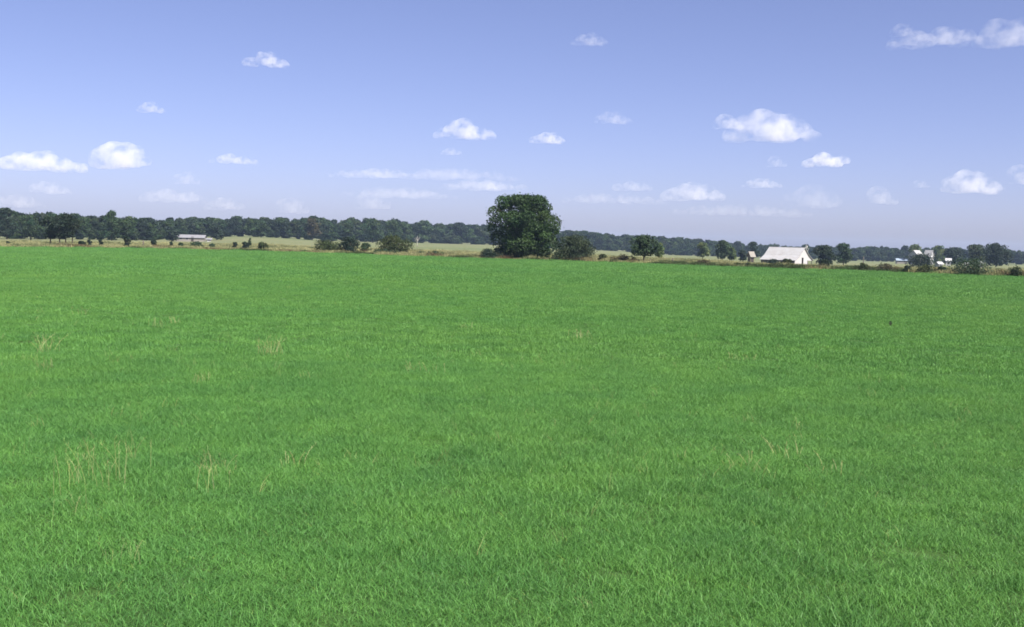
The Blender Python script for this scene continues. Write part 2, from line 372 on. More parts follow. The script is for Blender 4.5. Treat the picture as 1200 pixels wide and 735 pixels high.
# ------------------------------------------------------------------ trees and bushes
def crown_mesh(seed, W, H, material, nlobe=40, nleaf=6000, leaf=0.3, z0=0.0, top=0.55, lobe=0.30, flat=0.0, depth=None, sparse=0.0, tip=2.0, leafvar=0.25):
    """foliage: leaf-sized faces round many uneven clumps; W, H full width and height; z0 = bottom height"""
    r = np.random.default_rng(seed)
    Dp = depth or W
    C, Rl = [], []
    while len(C) < nlobe:
        ncur = len(C); t = (ncur * 0.7548777 + 0.12 * r.random()) % 1.0                                       # height fraction
        prof = (max(0.0, 1 - abs((t - (1 - top)) / (top if t > 1 - top else (1 - top))) ** tip)) ** (1 / tip)
        prof = max(prof, flat if t < 1 - top else 0.0)
        a = ncur * 0.5698403 * 2 * math.pi + r.normal() * 0.4; q = 0.98 * (0.55 + 0.45 * r.random() if ncur % 3 else 0.5 * r.random())
        rl = lobe * (0.55 + 0.75 * r.random())
        rr = max(0.0, prof * q - rl * 0.45)
        C.append((rr * math.cos(a), rr * math.sin(a), t)); Rl.append(rl)
    C = np.array(C); Rl = np.array(Rl)
    C[:, 2] = np.clip(C[:, 2], Rl * 0.5, 1 - Rl * 0.5 * min(1, W / H) * 0.9)
    wgt = Rl ** 2; k = r.choice(nlobe, nleaf, p=wgt / wgt.sum())
    v = r.normal(size=(nleaf, 3)); v /= np.linalg.norm(v, axis=1)[:, None]
    v[:, 2] = np.where((v[:, 2] < -0.3) & (r.random(nleaf) < 0.6), -v[:, 2], v[:, 2])
    rad = Rl[k] * (0.55 + 0.5 * r.random(nleaf) ** 0.6)
    rad *= np.where(r.random(nleaf) < 0.09, 1.12 + 0.28 * r.random(nleaf), 1.0)
    Pn = np.stack([(C[k, 0] + v[:, 0] * rad) * W / 2, (C[k, 1] + v[:, 1] * rad) * Dp / 2, C[k, 2] * H + v[:, 2] * rad * W / 2 * 0.85], 1)
    Pn[:, 2] = np.clip(Pn[:, 2], 0.03 * H * r.random(nleaf), None)
    nrm = v + r.normal(size=(nleaf, 3)) * 0.75 + np.array([0, 0, 0.35]); nrm /= np.linalg.norm(nrm, axis=1)[:, None]
    t1 = np.cross(nrm, r.normal(size=(nleaf, 3))); t1 /= np.linalg.norm(t1, axis=1)[:, None]; t2 = np.cross(nrm, t1)
    s = (leaf * (0.55 + 0.9 * r.random(nleaf)))[:, None]
    droop = nrm * s * 0.25
    V = np.stack([Pn + t1 * s * 0.62, Pn + t2 * s * 0.36 + droop, Pn - t1 * s * 0.62, Pn - t2 * s * 0.36 + droop * 0.6], 1).reshape(-1, 3)
    V[:, 2] += z0
    F = np.arange(nleaf * 4).reshape(-1, 4)
    lv = 1 + leafvar * (r.random(nlobe) * 2 - 1); lh = r.normal(0, 0.08, nlobe)
    c = (lv[k] * (0.75 + 0.5 * r.random(nleaf)))[:, None] * np.stack([1 + lh[k] + r.normal(0, .06, nleaf), np.ones(nleaf), 1 - lh[k]], 1)
    return new_mesh('crown', V, F, [material], col=np.repeat(np.clip(c, 0.1, 3), 4, 0)), C, Rl
def trunk_mb(seed, W, H, z0, r0_, C, nlimb=6, lean=0.0, twist=0.25):
    r = random.Random(seed); mb = MB()
    top = z0 + H * 0.62
    lx, ly = lean * top, r.uniform(-.2, .2) * twist
    pts = [(0, 0, -0.25)]
    for i in range(1, 7):
        t = i / 6; pts.append((lx * t + r.uniform(-1, 1) * twist * r0_, ly * t + r.uniform(-1, 1) * twist * r0_, top * t))
    rad = [r0_ * 1.45, r0_ * 1.02, r0_ * .85, r0_ * .7, r0_ * .52, r0_ * .35, r0_ * .15]
    mb.tube(pts, rad, 8)
    for i in range(nlimb):
        c = C[r.randrange(len(C))]; tgt = Vector((c[0] * W / 2, c[1] * W / 2, z0 + c[2] * H))
        k = r.uniform(0.32, 0.75); a = Vector((lx * k, ly * k, top * k))
        if tgt.z < a.z: tgt.z = a.z + 0.2 * H * r.random()
        mid = a.lerp(tgt, 0.5) + Vector((0, 0, 0.06 * H))
        mb.tube([a, a.lerp(mid, 0.5), mid, mid.lerp(tgt, .5), tgt], [r0_ * .5, r0_ * .38, r0_ * .28, r0_ * .17, r0_ * .06], 6)
    return mb
def px2m(d): return d / FPX
SEED = [100]
def tree(label, px, d, topy, wpx, material, bottom=0.12, group=None, name='tree', cat='tree', nleaf=3000, leaf=None, nlobe=30, lobe=0.32, top=0.55, trunks=(0.0,), tr=0.02, lean=0.0, flat=0.0, tip=2.0, depth=None, hmul=None):
    """tree at an image column and distance, standing on the terrain; bottom = bare fraction under the crown"""
    SEED[0] += 1; sd_ = SEED[0]
    g = G(px, d); W = wpx * px2m(d); Ht = P(px, topy, d)[2] - g[2]
    root = thing(name, label, cat, g, random.Random(sd_).uniform(-.5, .5), group)
    z0 = bottom * Ht
    leaf = leaf or max(0.16, 1.5 * px2m(d))
    me, C, Rl = crown_mesh(sd_, W, Ht - z0, M[material], nlobe, nleaf, leaf, z0, top, lobe, flat, tip=tip, depth=depth)
    link('crown', me, root)
    for i, off in enumerate(trunks):
        trunk_mb(sd_ + 7 * i, W * 0.8, Ht - z0, z0, max(0.05, tr * Ht), C, 6, lean).build('trunk', M['bark'], root, (off * W, 0, 0), True)
    return root
def bush(label, px, d, topy, wpx, material, group=None, nleaf=1500, lobe=0.36, nlobe=18, top=0.6, name='bush', cat='bush', flat=0.75, basey=None, leaf=None):
    """a bush down to the ground: leaves and a few stems"""
    SEED[0] += 1; sd_ = SEED[0]
    g = G(px, d); W = wpx * px2m(d); Ht = max(0.13, P(px, topy, d)[2] - g[2])
    root = thing(name, label, cat, g, random.Random(sd_).uniform(-3, 3), group)
    me, C, Rl = crown_mesh(sd_, W, Ht, M[material], nlobe, nleaf, leaf or max(0.12, 1.3 * px2m(d)), 0, top, min(lobe, 0.9 * Ht / W * 1.6), flat)
    link('foliage', me, root)
    mb = MB(); r = random.Random(sd_)
    for i in range(6):
        a = r.uniform(0, 6.28); q = r.uniform(.15, .38) * W
        mb.tube([(0.04 * W * math.cos(a), 0.04 * W * math.sin(a), -0.1), (q * .5 * math.cos(a), q * .5 * math.sin(a), Ht * .4), (q * math.cos(a), q * math.sin(a), Ht * .75)],
                [0.02 * Ht + .01, 0.014 * Ht + .006, 0.006 * Ht], 5)
    mb.build('stems', M['bark'], root, smooth=True)
    return root

# far woodland: one mass ------------------------------------------------
WOOD = [(-330, 425, 238), (-100, 425, 244), (0, 430, 249), (60, 440, 250), (130, 450, 254), (170, 480, 256), (200, 520, 256), (225, 600, 255), (300, 600, 254.5), (330, 600, 256),
        (370, 620, 257), (430, 660, 259), (470, 720, 260), (500, 800, 262), (560, 820, 263.5), (620, 840, 267), (680, 860, 272), (750, 880, 276.5), (830, 900, 282),
        (900, 920, 287.5), (1000, 930, 289.5), (1100, 930, 291), (1200, 930, 293), (1500, 930, 300)]
def make_woodland():
    meshes = []
    for i in range(8):
        tall = [0.8, 1.0, 1.15, 1.3, 0.95, 1.05, 0.9, 1.2][i]
        me, C, Rl = crown_mesh(900 + i, 1.0 / tall ** .5 * 0.75, 0.93, M['leaf_wood'], 26, 2200, 0.065, 0.05, 0.5, 0.34, 0.6, tip=2.0 if i % 3 else 1.5)
        meshes.append(me)
    cw = hidden_collection('woodland_tree', meshes)
    pts, idx, rot, scl = [], [], [], []
    xs = [v[0] for v in WOOD]
    px = -330.0
    while px < 1500:
        d0 = float(np.interp(px, xs, [v[1] for v in WOOD])); ty = float(np.interp(px, xs, [v[2] for v in WOOD]))
        for row in range(5):
            d = d0 + row * 11 + rng.normal(0, 4); q = px + rng.normal(0, 5)
            g = G(q, d); Ht = P(q, ty, d)[2] - g[2]
            Ht *= (0.42 if row == 0 else 0.8 if row == 1 else 0.97) * (1 + 0.075 * rng.normal())
            w_ = Ht * (rng.uniform(1.6, 2.4) if row == 0 else rng.uniform(0.75, 1.25))
            pts.append(g - [0, 0, 0.08 * Ht if row == 0 else 0.1]); idx.append(rng.integers(0, 8)); rot.append((0, 0, rng.random() * 6.283)); scl.append((w_, w_, Ht))
        px += 3.7 / px2m(d0)
    scatter('woodland', pts, idx, rot, scl, cw, 'dark blue green wood closing off the fields along the horizon', 'woodland')
make_woodland()

# named trees, left to right ------------------------------------------------
T = tree
T('dark tall tree at the far left end of the treeline', 8, 400, 243.5, 26, 'leaf_dark', 0.05, nleaf=3500, top=0.5, flat=0.7, nlobe=34)
T('pale green rounded tree just right of the darkest tree at the far left', 36, 385, 252, 30, 'leaf_mid', 0.05, nleaf=3000, flat=0.8)
T('small dark spreading shade tree standing alone before the wood, left of its larger twin', 59, 238, 254, 22, 'leaf_dark', 0.22, nleaf=3200, top=0.5, flat=0.6, trunks=(0.0,), tr=0.022)
T('large dark shade tree on several bare trunks at the left edge of the field', 77, 236, 251, 31, 'leaf_dark', 0.24, nleaf=4500, top=0.5, flat=0.7, trunks=(-0.2, 0.0, 0.22), tr=0.018, nlobe=36)
T('bluish green pointed tree rising above the left wood', 131, 400, 247, 26, 'leaf_mid', 0.05, nleaf=3200, tip=1.3, top=0.7, flat=0.8)
T('low bluish tree right of the pointed tree in the left wood', 146, 390, 258, 18, 'leaf_mid', 0.05, nleaf=2200, flat=0.8)
T('dark round tree beside the left end of the low white roofed house', 201, 470, 266, 17, 'leaf_dark', 0.05, nleaf=2200, flat=0.8)
T('dark round tree right behind the low white roofed house', 254, 500, 264, 20, 'leaf_dark', 0.05, nleaf=2200, flat=0.8)
T('olive green tree under the highest hump of the wood', 306, 560, 259, 22, 'leaf_mid', 0.05, nleaf=2400, flat=0.8)
T('rusty brown crowned tree in the wood left of centre', 366, 600, 255.5, 20, 'leaf_rust', 0.1, nleaf=2200, flat=0.6)
T('slim blue green tree behind the dark bush left of centre', 407, 590, 261, 16, 'leaf_mid', 0.05, nleaf=2200, flat=0.8, tip=1.5)
T('broad green tree above the round bush left of centre', 437, 600, 256.5, 30, 'leaf_mid', 0.05, nleaf=3000, flat=0.7)
T('green tree on the right flank of the broad tree left of centre', 461, 620, 258.5, 26, 'leaf_mid', 0.05, nleaf=2600, flat=0.7)

# the big tree ----------------------------------------------------------
def big_tree():
    d = 181.0; px = 615; g = G(px, d); W = 84 * px2m(d); Ht = P(px, 228.5, d)[2] - g[2]
    root = thing('tree', 'big broad leafy tree standing alone at the middle of the far field edge', 'tree', g)
    r = np.random.default_rng(41)
    me, C, Rl = crown_mesh(4242, W, Ht * 0.98, M['leaf_big'], 150, 42000, 0.25, 0.01 * Ht, 0.44, 0.205, 0.84, tip=2.7, leafvar=0.38)
    link('crown', me, root)
    trunk_mb(5, W * .9, Ht, 0, 0.42, C, 16).build('trunk', M['bark'], root, (0.3, 0.2, 0), True)
    trunk_mb(9, W * .9, Ht * .9, 0, 0.30, C, 10).build('trunk', M['bark'], root, (-1.5, -0.6, 0), True)
big_tree()
bush('dark low bush spreading at the left foot of the big tree', 574, 178, 295, 38, 'leaf_dark', nleaf=2200)
bush('big grey green rounded bush leaning on the right side of the big tree', 671, 176, 279.5, 64, 'leaf_grey', nleaf=13000, nlobe=70, lobe=0.25, top=0.7)
T('small round tree on a short leaning trunk right of the big bush', 755, 172, 278, 42, 'leaf_mid', 0.30, nleaf=5000, top=0.55, flat=0.75, tr=0.035, lean=0.06, nlobe=42, lobe=0.27)
T('pale little tree peeping out behind the small leaning tree', 773, 260, 285, 15, 'leaf_pale', 0.1, nleaf=1500, flat=0.7)
T('pale yellow green tree in the gap between small leaning tree and white barn', 824, 420, 285, 18, 'leaf_pale', 0.1, nleaf=2000, flat=0.7)
T('rounded green tree left of the white barn', 847, 400, 282, 22, 'leaf_mid', 0.05, nleaf=2600, flat=0.8)
T('low pale green tree joined to the rounded tree left of the barn', 858, 390, 290, 14, 'leaf_pale', 0.05, nleaf=1600, flat=0.8)
T('narrow dark tree beside the small tan shed', 871, 395, 293, 11, 'leaf_dark', 0.05, nleaf=1500, flat=0.8)
T('dark bluish tree rising behind the left end of the barn roof', 883, 520, 283.5, 15, 'leaf_dark', 0.05, nleaf=1800, flat=0.8)
T('dark rounded tree close to the right end of the white barn', 966, 330, 288, 26, 'leaf_dark', 0.05, nleaf=3000, flat=0.75)
T('mid green tree second to the right of the white barn', 989, 400, 286, 24, 'leaf_mid', 0.1, nleaf=2800, flat=0.7)
T('yellow green airy tree behind the left of the white farmhouse', 1073, 640, 286.5, 20, 'leaf_pale', 0.1, nleaf=1500, flat=0.6)
T('yellow green airy tree behind the right of the white farmhouse', 1100, 640, 288, 18, 'leaf_pale', 0.1, nleaf=1500, flat=0.6)
T('dark low tree between the farmhouse and the grey green tree', 1119, 560, 291.5, 26, 'leaf_dark', 0.05, nleaf=2400, flat=0.8)
T('grey green rounded tree at the right of the farm', 1144, 480, 287.5, 27, 'leaf_grey', 0.05, nleaf=2800, flat=0.7)
T('dark rounded tree at the right end of the farm trees', 1168, 470, 286.5, 32, 'leaf_dark', 0.05, nleaf=3400, flat=0.75, nlobe=36)

# bushes and shrubs ------------------------------------------------------
B = bush
gl = 'small bushes in the dry strip at the left'
B('tiny dark bush at the far left end of the dry strip', 9, 212, 283, 5, 'leaf_dark', gl, 500)
B('low dark bush just right of the large many trunked shade tree', 96, 215, 283, 9, 'leaf_dark', gl, 700)
B('upright dark shrub second to the right of the shade tree', 104.5, 218, 281, 5, 'leaf_dark', gl, 500)
B('upright dark shrub under the pointed tree', 118, 222, 281, 5, 'leaf_dark', gl, 500)
B('dark taller shrub at the edge below the low bluish tree', 148.5, 220, 276.5, 10, 'leaf_dark', gl, 1000)
B('round dark bush left of the low white roofed house', 180, 226, 281, 8, 'leaf_dark', gl, 800)
B('small dark shrub under the left end of the low house', 200.5, 228, 283.5, 4, 'leaf_dark', gl, 500)
B('small green bush in front of the low house', 212, 232, 285, 8, 'leaf_mid', gl, 600)
B('wide low green bush in front of the right half of the low house', 231, 226, 285, 18, 'leaf_mid', gl, 900)
B('low green bush just past the right end of the low house', 249, 224, 286.5, 10, 'leaf_mid', gl, 600)
B('upright dark bush on the pale rise right of the low house', 275.5, 222, 284, 6, 'leaf_dark', gl, 600)
B('round dark green bush on the pale rise, right of the upright one', 287.5, 222, 284, 11, 'leaf_dark', gl, 900)
B('olive bush at the right end of the pale rise', 307, 218, 285, 14, 'leaf_olive', gl, 900)
B('thin sapling with a pale stem on the pale rise', 293, 260, 279, 5, 'leaf_mid', gl, 400, top=0.8)
B('low olive bush leading the row left of centre', 384, 206, 284.5, 34, 'leaf_olive', nleaf=3000, nlobe=30, lobe=0.28)
B('dark tall bush in the middle of the row left of centre', 409, 204, 280, 30, 'leaf_dark', nleaf=3200, nlobe=28, lobe=0.3)
B('low dark trailing bush right of the dark tall bush', 429, 203, 286.5, 20, 'leaf_mid', nleaf=1000)
B('round olive green bush at the right of the row left of centre', 461, 200, 281, 54, 'leaf_olive', nleaf=6000, nlobe=44, lobe=0.28)
B('flat dark bush at the field edge below the round olive bush', 452, 192, 294.5, 40, 'leaf_mid', nleaf=1400)
B('flat green bush at the field edge between round olive bush and big tree', 503, 188, 296.5, 38, 'leaf_mid', nleaf=1400)
B('rusty brown low brush at the left foot of the small leaning tree', 731, 173, 302, 36, 'leaf_rust', nleaf=1800)
B('olive bush on the right skirt of the big grey green bush', 706, 174, 299, 16, 'leaf_olive', nleaf=900)
B('low dark brush in front of the small tan shed', 868, 165, 310, 60, 'leaf_olive', nleaf=1800, nlobe=30)
B('rusty low brush left of the small tan shed', 825, 168, 307, 24, 'leaf_rust', nleaf=1000)
B('dark bush under the middle of the barn eave', 908, 240, 305.5, 15, 'leaf_dark', nleaf=1200)
B('dark olive bush before the barn near its door', 923, 230, 304, 13, 'leaf_olive', nleaf=1500)
B('low green hedge along the field edge below the barn', 925, 163, 311, 70, 'leaf_olive', nleaf=2200, nlobe=34)
B('dark bush right of the barn at the field edge', 967, 164, 305, 18, 'leaf_dark', nleaf=1300)
B('low brown green brush between the barn trees and the farmhouse', 1013, 162, 311, 20, 'leaf_olive', nleaf=900)
B('rusty low brush right of the barn trees', 1040, 162, 312, 26, 'leaf_rust', nleaf=900)
B('dark bush at the field edge left of the farmhouse', 1064, 160, 312, 11, 'leaf_dark', nleaf=700)
B('large dark brown green bush in front of the white farmhouse', 1081, 340, 301.5, 38, 'leaf_dark', nleaf=2600, nlobe=26)
B('low green bush at the field edge below the farmhouse', 1086, 159, 313, 26, 'leaf_olive', nleaf=1000)
B('green bush right of the large dark farmhouse bush', 1104, 160, 313, 14, 'leaf_mid', nleaf=800)
B('long dark hedge bush below the grey green farm tree', 1142, 158, 308.5, 56, 'leaf_mid', nleaf=2800, nlobe=34)
B('low dark bush at the field edge near the right border', 1192, 155, 314, 20, 'leaf_olive', nleaf=1000)

# brush and dry grass along the field's far edge -----------------------------
def make_edge_growth():
    drys = [tuft(70 + i, 120, 0.9, 0.25, 0.7, 0.045, M['dry'], 0.6, 2, 1.3, ((0.6, 0.65, 0.6), (1.2, 1.15, 1.1)), 0.0) for i in range(3)]
    drys += [tuft(80 + i, 120, 0.9, 0.2, 0.55, 0.045, M['leaf_olive'], 0.6, 2, 1.3, ((0.8, 0.9, 0.8), (1.4, 1.4, 1.2)), 0.0) for i in range(2)]
    drys += [tuft(90 + i, 90, 0.7, 0.3, 0.8, 0.05, M['rust'], 0.5, 2, 1.3, ((0.7, 0.8, 0.8), (1.3, 1.2, 1.1)), 0.0) for i in range(2)]
    c = hidden_collection('dry_tuft', drys)
    n = 15000
    a = (rng.random(n) * 2 - 1) * math.radians(31); q = rng.random(n) ** 2.2 * 110
    e = edge_d(a) + 2 * (vnoise(a * 80, a * 0 + 3) - 0.5)
    d = e + q - 1.5
    x, y = d * np.sin(a), d * np.cos(a)
    k = vnoise(a * 45 + 11, q * 0.15); k2 = rng.random(n)
    idx = np.where(k * 0.7 + k2 * 0.3 < np.where((a > 0.14) & (q < 30), 0.66, 0.42), rng.integers(3, 5, n), np.where((k > 0.68) & (q < 14) & (k2 < .6), rng.integers(5, 7, n), rng.integers(0, 3, n)))
    s = 0.5 + 0.9 * vnoise(a * 120, q * 0.3) * (0.6 + rng.random(n))
    s = s * np.where(a < math.radians(-8), 0.8, 1.0)
    scatter('dry_grass', np.stack([x, y, terrain(x, y)], 1), idx, np.stack([0 * a, 0 * a, rng.random(n) * 6.28], 1), np.stack([0.7 + 0.8 * rng.random(n)] * 2 + [s], 1), c,
            'tan and rusty rough grass and weeds beyond the edge of the green field', 'rough grass')
make_edge_growth()

# ------------------------------------------------------------------ white barn
def sheet_metal(name, color, rough=0.45):
    m, n, l = mat(name)
    tc = n.new('ShaderNodeTexCoord')
    wv = N(n, 'ShaderNodeTexWave', bands_direction='X'); wv.inputs['Scale'].default_value = 2.2; l.new(tc.outputs['Object'], wv.inputs[0])
    f = noise(n, l, tc.outputs['Object'], 0.7, 5)
    c = mixrgb(n, l, 'MULTIPLY', 1.0, color, ramp(n, l, f, [(0.3, (0.86, 0.83, 0.79)), (0.6, (1, 1, 1))]))
    c = mixrgb(n, l, 'MULTIPLY', 0.35, c, ramp(n, l, wv.outputs[0], [(0.0, (0.55, 0.54, 0.53)), (0.25, (1, 1, 1))]))
    p = N(n, 'ShaderNodeBsdfPrincipled'); p.inputs['Roughness'].default_value = rough; p.inputs['Specular IOR Level'].default_value = 0.3
    b = n.new('ShaderNodeBump'); b.inputs['Strength'].default_value = 0.4; b.inputs['Distance'].default_value = 0.04
    l.new(wv.outputs[0], b.inputs['Height']); l.new(b.outputs[0], p.inputs['Normal']); l.new(c, p.inputs['Base Color'])
    o = n.new('ShaderNodeOutputMaterial'); l.new(p.outputs[0], o.inputs[0])
    return m
M['roof_white'] = sheet_metal('white_sheet_roof', (0.325, 0.325, 0.33))
M['board_white'] = plain('white_boards', (0.37, 0.355, 0.355), 0.8, 1.5, 0.15, 0.3, 8, stretch=(6, 6, 0.6))
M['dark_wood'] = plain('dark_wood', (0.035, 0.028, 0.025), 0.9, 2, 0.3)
M['grey_wood'] = plain('grey_boards', (0.13, 0.12, 0.11), 0.9, 2, 0.35, 0.3, 9, stretch=(5, 5, 0.5))
M['tan'] = plain('tan_boards', (0.15, 0.125, 0.085), 0.9, 2, 0.2)
M['beige'] = plain('beige_siding', (0.19, 0.175, 0.155), 0.8, 1.5, 0.15)
M['glass'] = plain('dark_pane', (0.03, 0.035, 0.04), 0.15, 1, 0.1, spec=0.5)
M['white'] = plain('white_paint', (0.36, 0.36, 0.365), 0.6, 1, 0.1)
M['pale_blue'] = plain('pale_blue_sheet', (0.22, 0.27, 0.33), 0.5, 1, 0.1)
M['rubber'] = plain('tyre_rubber', (0.025, 0.025, 0.025), 0.8)

def slab(mb, x0, x1, y0, z0, y1, z1, th):
    """sloping roof plane from (y0, z0) to (y1, z1) with thickness"""
    a = Vector((0, y1 - y0, z1 - z0)).normalized(); nn = Vector((0, -a.z, a.y)) * th
    if nn.z < 0: nn = -nn
    mb.prism([(y0, z0), (y1, z1), (y1 + nn.y, z1 + nn.z), (y0 + nn.y, z0 + nn.z)], x0, x1)
def barn():
    d = 360.0; g = G(922.5, d); L, Wd, H = 11.6, 12.4, P(922, 289.6, d)[2] - g[2]
    t = thing('barn', 'white barn with a big pale sheet roof and a dark doorway beside the far field', 'barn', g, math.radians(-40))
    eave = 0.27 * H; ky, kz = 0.52 * Wd / 2, 0.27 * H + 0.27 * H       # kink where the side sheds meet the main roof
    hx = L / 2
    mb = MB()
    for s in (-1, 1):
        slab(mb, -hx - .35, hx + .35, s * ky, kz, 0, H - 0.12, 0.10)
        slab(mb, -hx - .35, hx + .35, s * (Wd / 2 + .35), eave - .1, s * (ky - .02), kz - 0.02, 0.10)
    rf = mb.build('roof', M['roof_white'], t)
    mb = MB(); mb.box((-hx - .35, -.16, H - .04), (hx + .35, .16, H + .06)); mb.build('ridge_cap', M['roof_white'], rf)
    # gable ends: boarded, with a doorway cut in the one at +x
    dw0, dw1, dh = -1.45, -0.25, 2.35
    main = [(-ky, 0), (-ky, kz - .06), (0, H - .16), (ky, kz - .06), (ky, 0)]
    mb = MB(); mb.prism([(-Wd / 2, 0), (-Wd / 2, eave - .12), (-ky, kz - .1), (0, H - .18), (ky, kz - .1), (Wd / 2, eave - .12), (Wd / 2, 0)], -hx, -hx + .12)
    mb.build('gable_wall', M['board_white'], t)
    mb = MB()
    mb.prism([(-Wd / 2, 0), (-Wd / 2, eave - .12), (-ky, kz - .1), (dw0, kz - .1 + (H - kz - .08) * (1 + dw0 / ky)), (dw0, 0)], hx - .12, hx)
    mb.prism([(dw0, dh), (dw0, kz - .1 + (H - kz - .08) * (1 + dw0 / ky)), (dw1, H - .18 - (H - kz - .08) * (-dw1 / ky)), (dw1, dh)], hx - .12, hx)
    mb.prism([(dw1, 0), (dw1, H - .18 - (H - kz - .08) * (-dw1 / ky)), (0, H - .18), (ky, kz - .1), (Wd / 2, eave - .12), (Wd / 2, 1.45), (ky - .6, 1.45), (ky - .6, 0)], hx - .12, hx)
    gw = mb.build('gable_wall', M['board_white'], t)
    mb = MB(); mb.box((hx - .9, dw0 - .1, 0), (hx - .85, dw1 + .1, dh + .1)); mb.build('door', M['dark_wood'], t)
    mb = MB()
    for a, b in (((hx, dw0 - .12, 0), (hx + .04, dw0, dh + .12)), ((hx, dw1, 0), (hx + .04, dw1 + .12, dh + .12)), ((hx, dw0, dh), (hx + .04, dw1, dh + .12))): mb.box(a, b)
    mb.build('door_frame', M['board_white'], t)
    # far side shed is open at the end: dark back boards and a post
    mb = MB(); mb.prism([(ky + .02, 0), (ky + .02, kz - .15), (Wd / 2, eave - .12), (Wd / 2, 0)], hx - 1.6, hx - 1.5); mb.build('shed_end', M['dark_wood'], t)
    # inner long walls and the open near side with posts
    mb = MB(); mb.box((-hx + .12, -ky - .05, 0), (hx - .12, -ky + .05, kz - .15)); mb.box((-hx + .12, ky - .05, 0), (hx - .12, ky + .05, kz - .15)); mb.build('side_wall', M['grey_wood'], t)
    for i in range(5):
        mb = MB(); x = -hx + .2 + i * (L - .4) / 4
        mb.box((x - .09, -Wd / 2 - .02, 0), (x + .09, -Wd / 2 + .16, eave - .13)); mb.build('shed_post', M['grey_wood'], t)
    mb = MB(); mb.box((-hx + .1, -Wd / 2 - .05, eave - .42), (hx - .13, -Wd / 2 - .022, eave - .16)); mb.build('eave_board', M['grey_wood'], t)
    for i in range(2):
        mb = MB(); x = hx - .2; y = ky + .1 + i * (Wd / 2 - ky - .2); mb.box((x - .09, y - .09, 0), (x + .09, y + .09, eave * (1.7 - .75 * i) - .1)); mb.build('shed_post', M['grey_wood'], t)
barn()
def house(label, px, d, L, Wd, hw, hr, rz, wallm, roofm, wins, name='house', cat='house', chimney=False, doorx=None):
    g = G(px, d); t = thing(name, label, cat, g, rz)
    mb = MB(); mb.prism([(-Wd / 2, -.3), (-Wd / 2, hw), (0, hw + hr), (Wd / 2, hw), (Wd / 2, -.3)], -L / 2, L / 2); mb.build('wall', M[wallm], t)
    mb = MB()
    for s in (-1, 1): slab(mb, -L / 2 - .4, L / 2 + .4, s * (Wd / 2 + .4), hw - .4 * hr / (Wd / 2) + .03, 0, hw + hr + .03, .10)
    rf = mb.build('roof', M[roofm], t)
    if chimney:
        mb = MB(); mb.box((L * .2, -.3, hw + hr * .5), (L * .2 + .6, .3, hw + hr + .9)); mb.build('chimney', M['tan'], rf)
    for (x, z, w_, h_) in wins:
        mb = MB(); y = -Wd / 2
        mb.box((x - w_ / 2 - .08, y - .05, z - .08), (x + w_ / 2 + .08, y - .003, z)); mb.box((x - w_ / 2 - .08, y - .05, z + h_), (x + w_ / 2 + .08, y - .003, z + h_ + .08))
        mb.box((x - w_ / 2 - .08, y - .05, z), (x - w_ / 2, y - .003, z + h_)); mb.box((x + w_ / 2, y - .05, z), (x + w_ / 2 + .08, y - .003, z + h_))
        wi = mb.build('window', M['white'], t)
        mb = MB(); mb.box((x - w_ / 2, y - .02, z), (x + w_ / 2, y - .004, z + h_)); mb.build('pane', M['glass'], wi)
    if doorx is not None:
        mb = MB(); mb.box((doorx - .5, -Wd / 2 - .04, 0), (doorx + .5, -Wd / 2 - .003, 2.05)); mb.build('door', M['dark_wood'], t)
    return t
M['roof_grey'] = sheet_metal('worn_sheet_roof', (0.20, 0.20, 0.215))
house('low beige house with a shiny white roof at the foot of the left wood', 224, 480, 11.4, 5.5, 1.7, 1.1, math.radians(6), 'beige', 'roof_grey',
      [(-3.6, .9, 1.2, .8), (-1.2, .9, 1.2, .8)], doorx=1.0)
h1 = house('small white outbuilding past the right end of the low house', 245, 470, 1.7, 1.7, .9, .4, .3, 'white', 'roof_grey', [(0, .4, .5, .4)], 'shed', 'shed')
house('white farmhouse front with steep gable behind the large dark bush', 1074, 600, 4.8, 5.4, 4.4, 2.7, math.radians(38), 'white', 'roof_white',
      [(-1.4, 3.2, .8, 1.1), (1.2, 3.2, .8, 1.1)], chimney=False)
house('narrow white farm building with a steep roof right of the farmhouse front', 1089, 610, 3.6, 3.2, 4.6, 2.8, math.radians(-50), 'white', 'roof_white', [(0, 3.4, .7, 1.0)], 'farm_building', 'building')
house('pale blue roofed long shed left of the white farmhouse', 1057, 640, 5.5, 4.0, 1.8, 1.0, math.radians(-10), 'beige', 'pale_blue', [(-1.2, 1, .8, .7)], 'shed', 'shed')
house('small white hut right below the narrow farm building', 1101, 420, 1.7, 1.7, 1.2, .6, .4, 'white', 'white', [(0, .6, .6, .5)], 'hut', 'hut')
house('little white gabled hut standing clear right of the farmhouse', 1112, 520, 1.9, 1.9, 2.4, .8, -.3, 'white', 'white', [(0, 1.0, .7, .6)], 'hut', 'hut')
house('small tan shed with a pale peaked roof left of the barn', 880.5, 350, 1.4, 1.4, 2.4, 1.1, .5, 'tan', 'beige', [], 'shed', 'shed', doorx=0.0)
house('tiny white hut at the foot of the dark rounded farm tree', 1149, 430, 1.6, 1.6, 1.5, .6, .7, 'white', 'white', [(0, .6, .4, .4)], 'hut', 'hut')

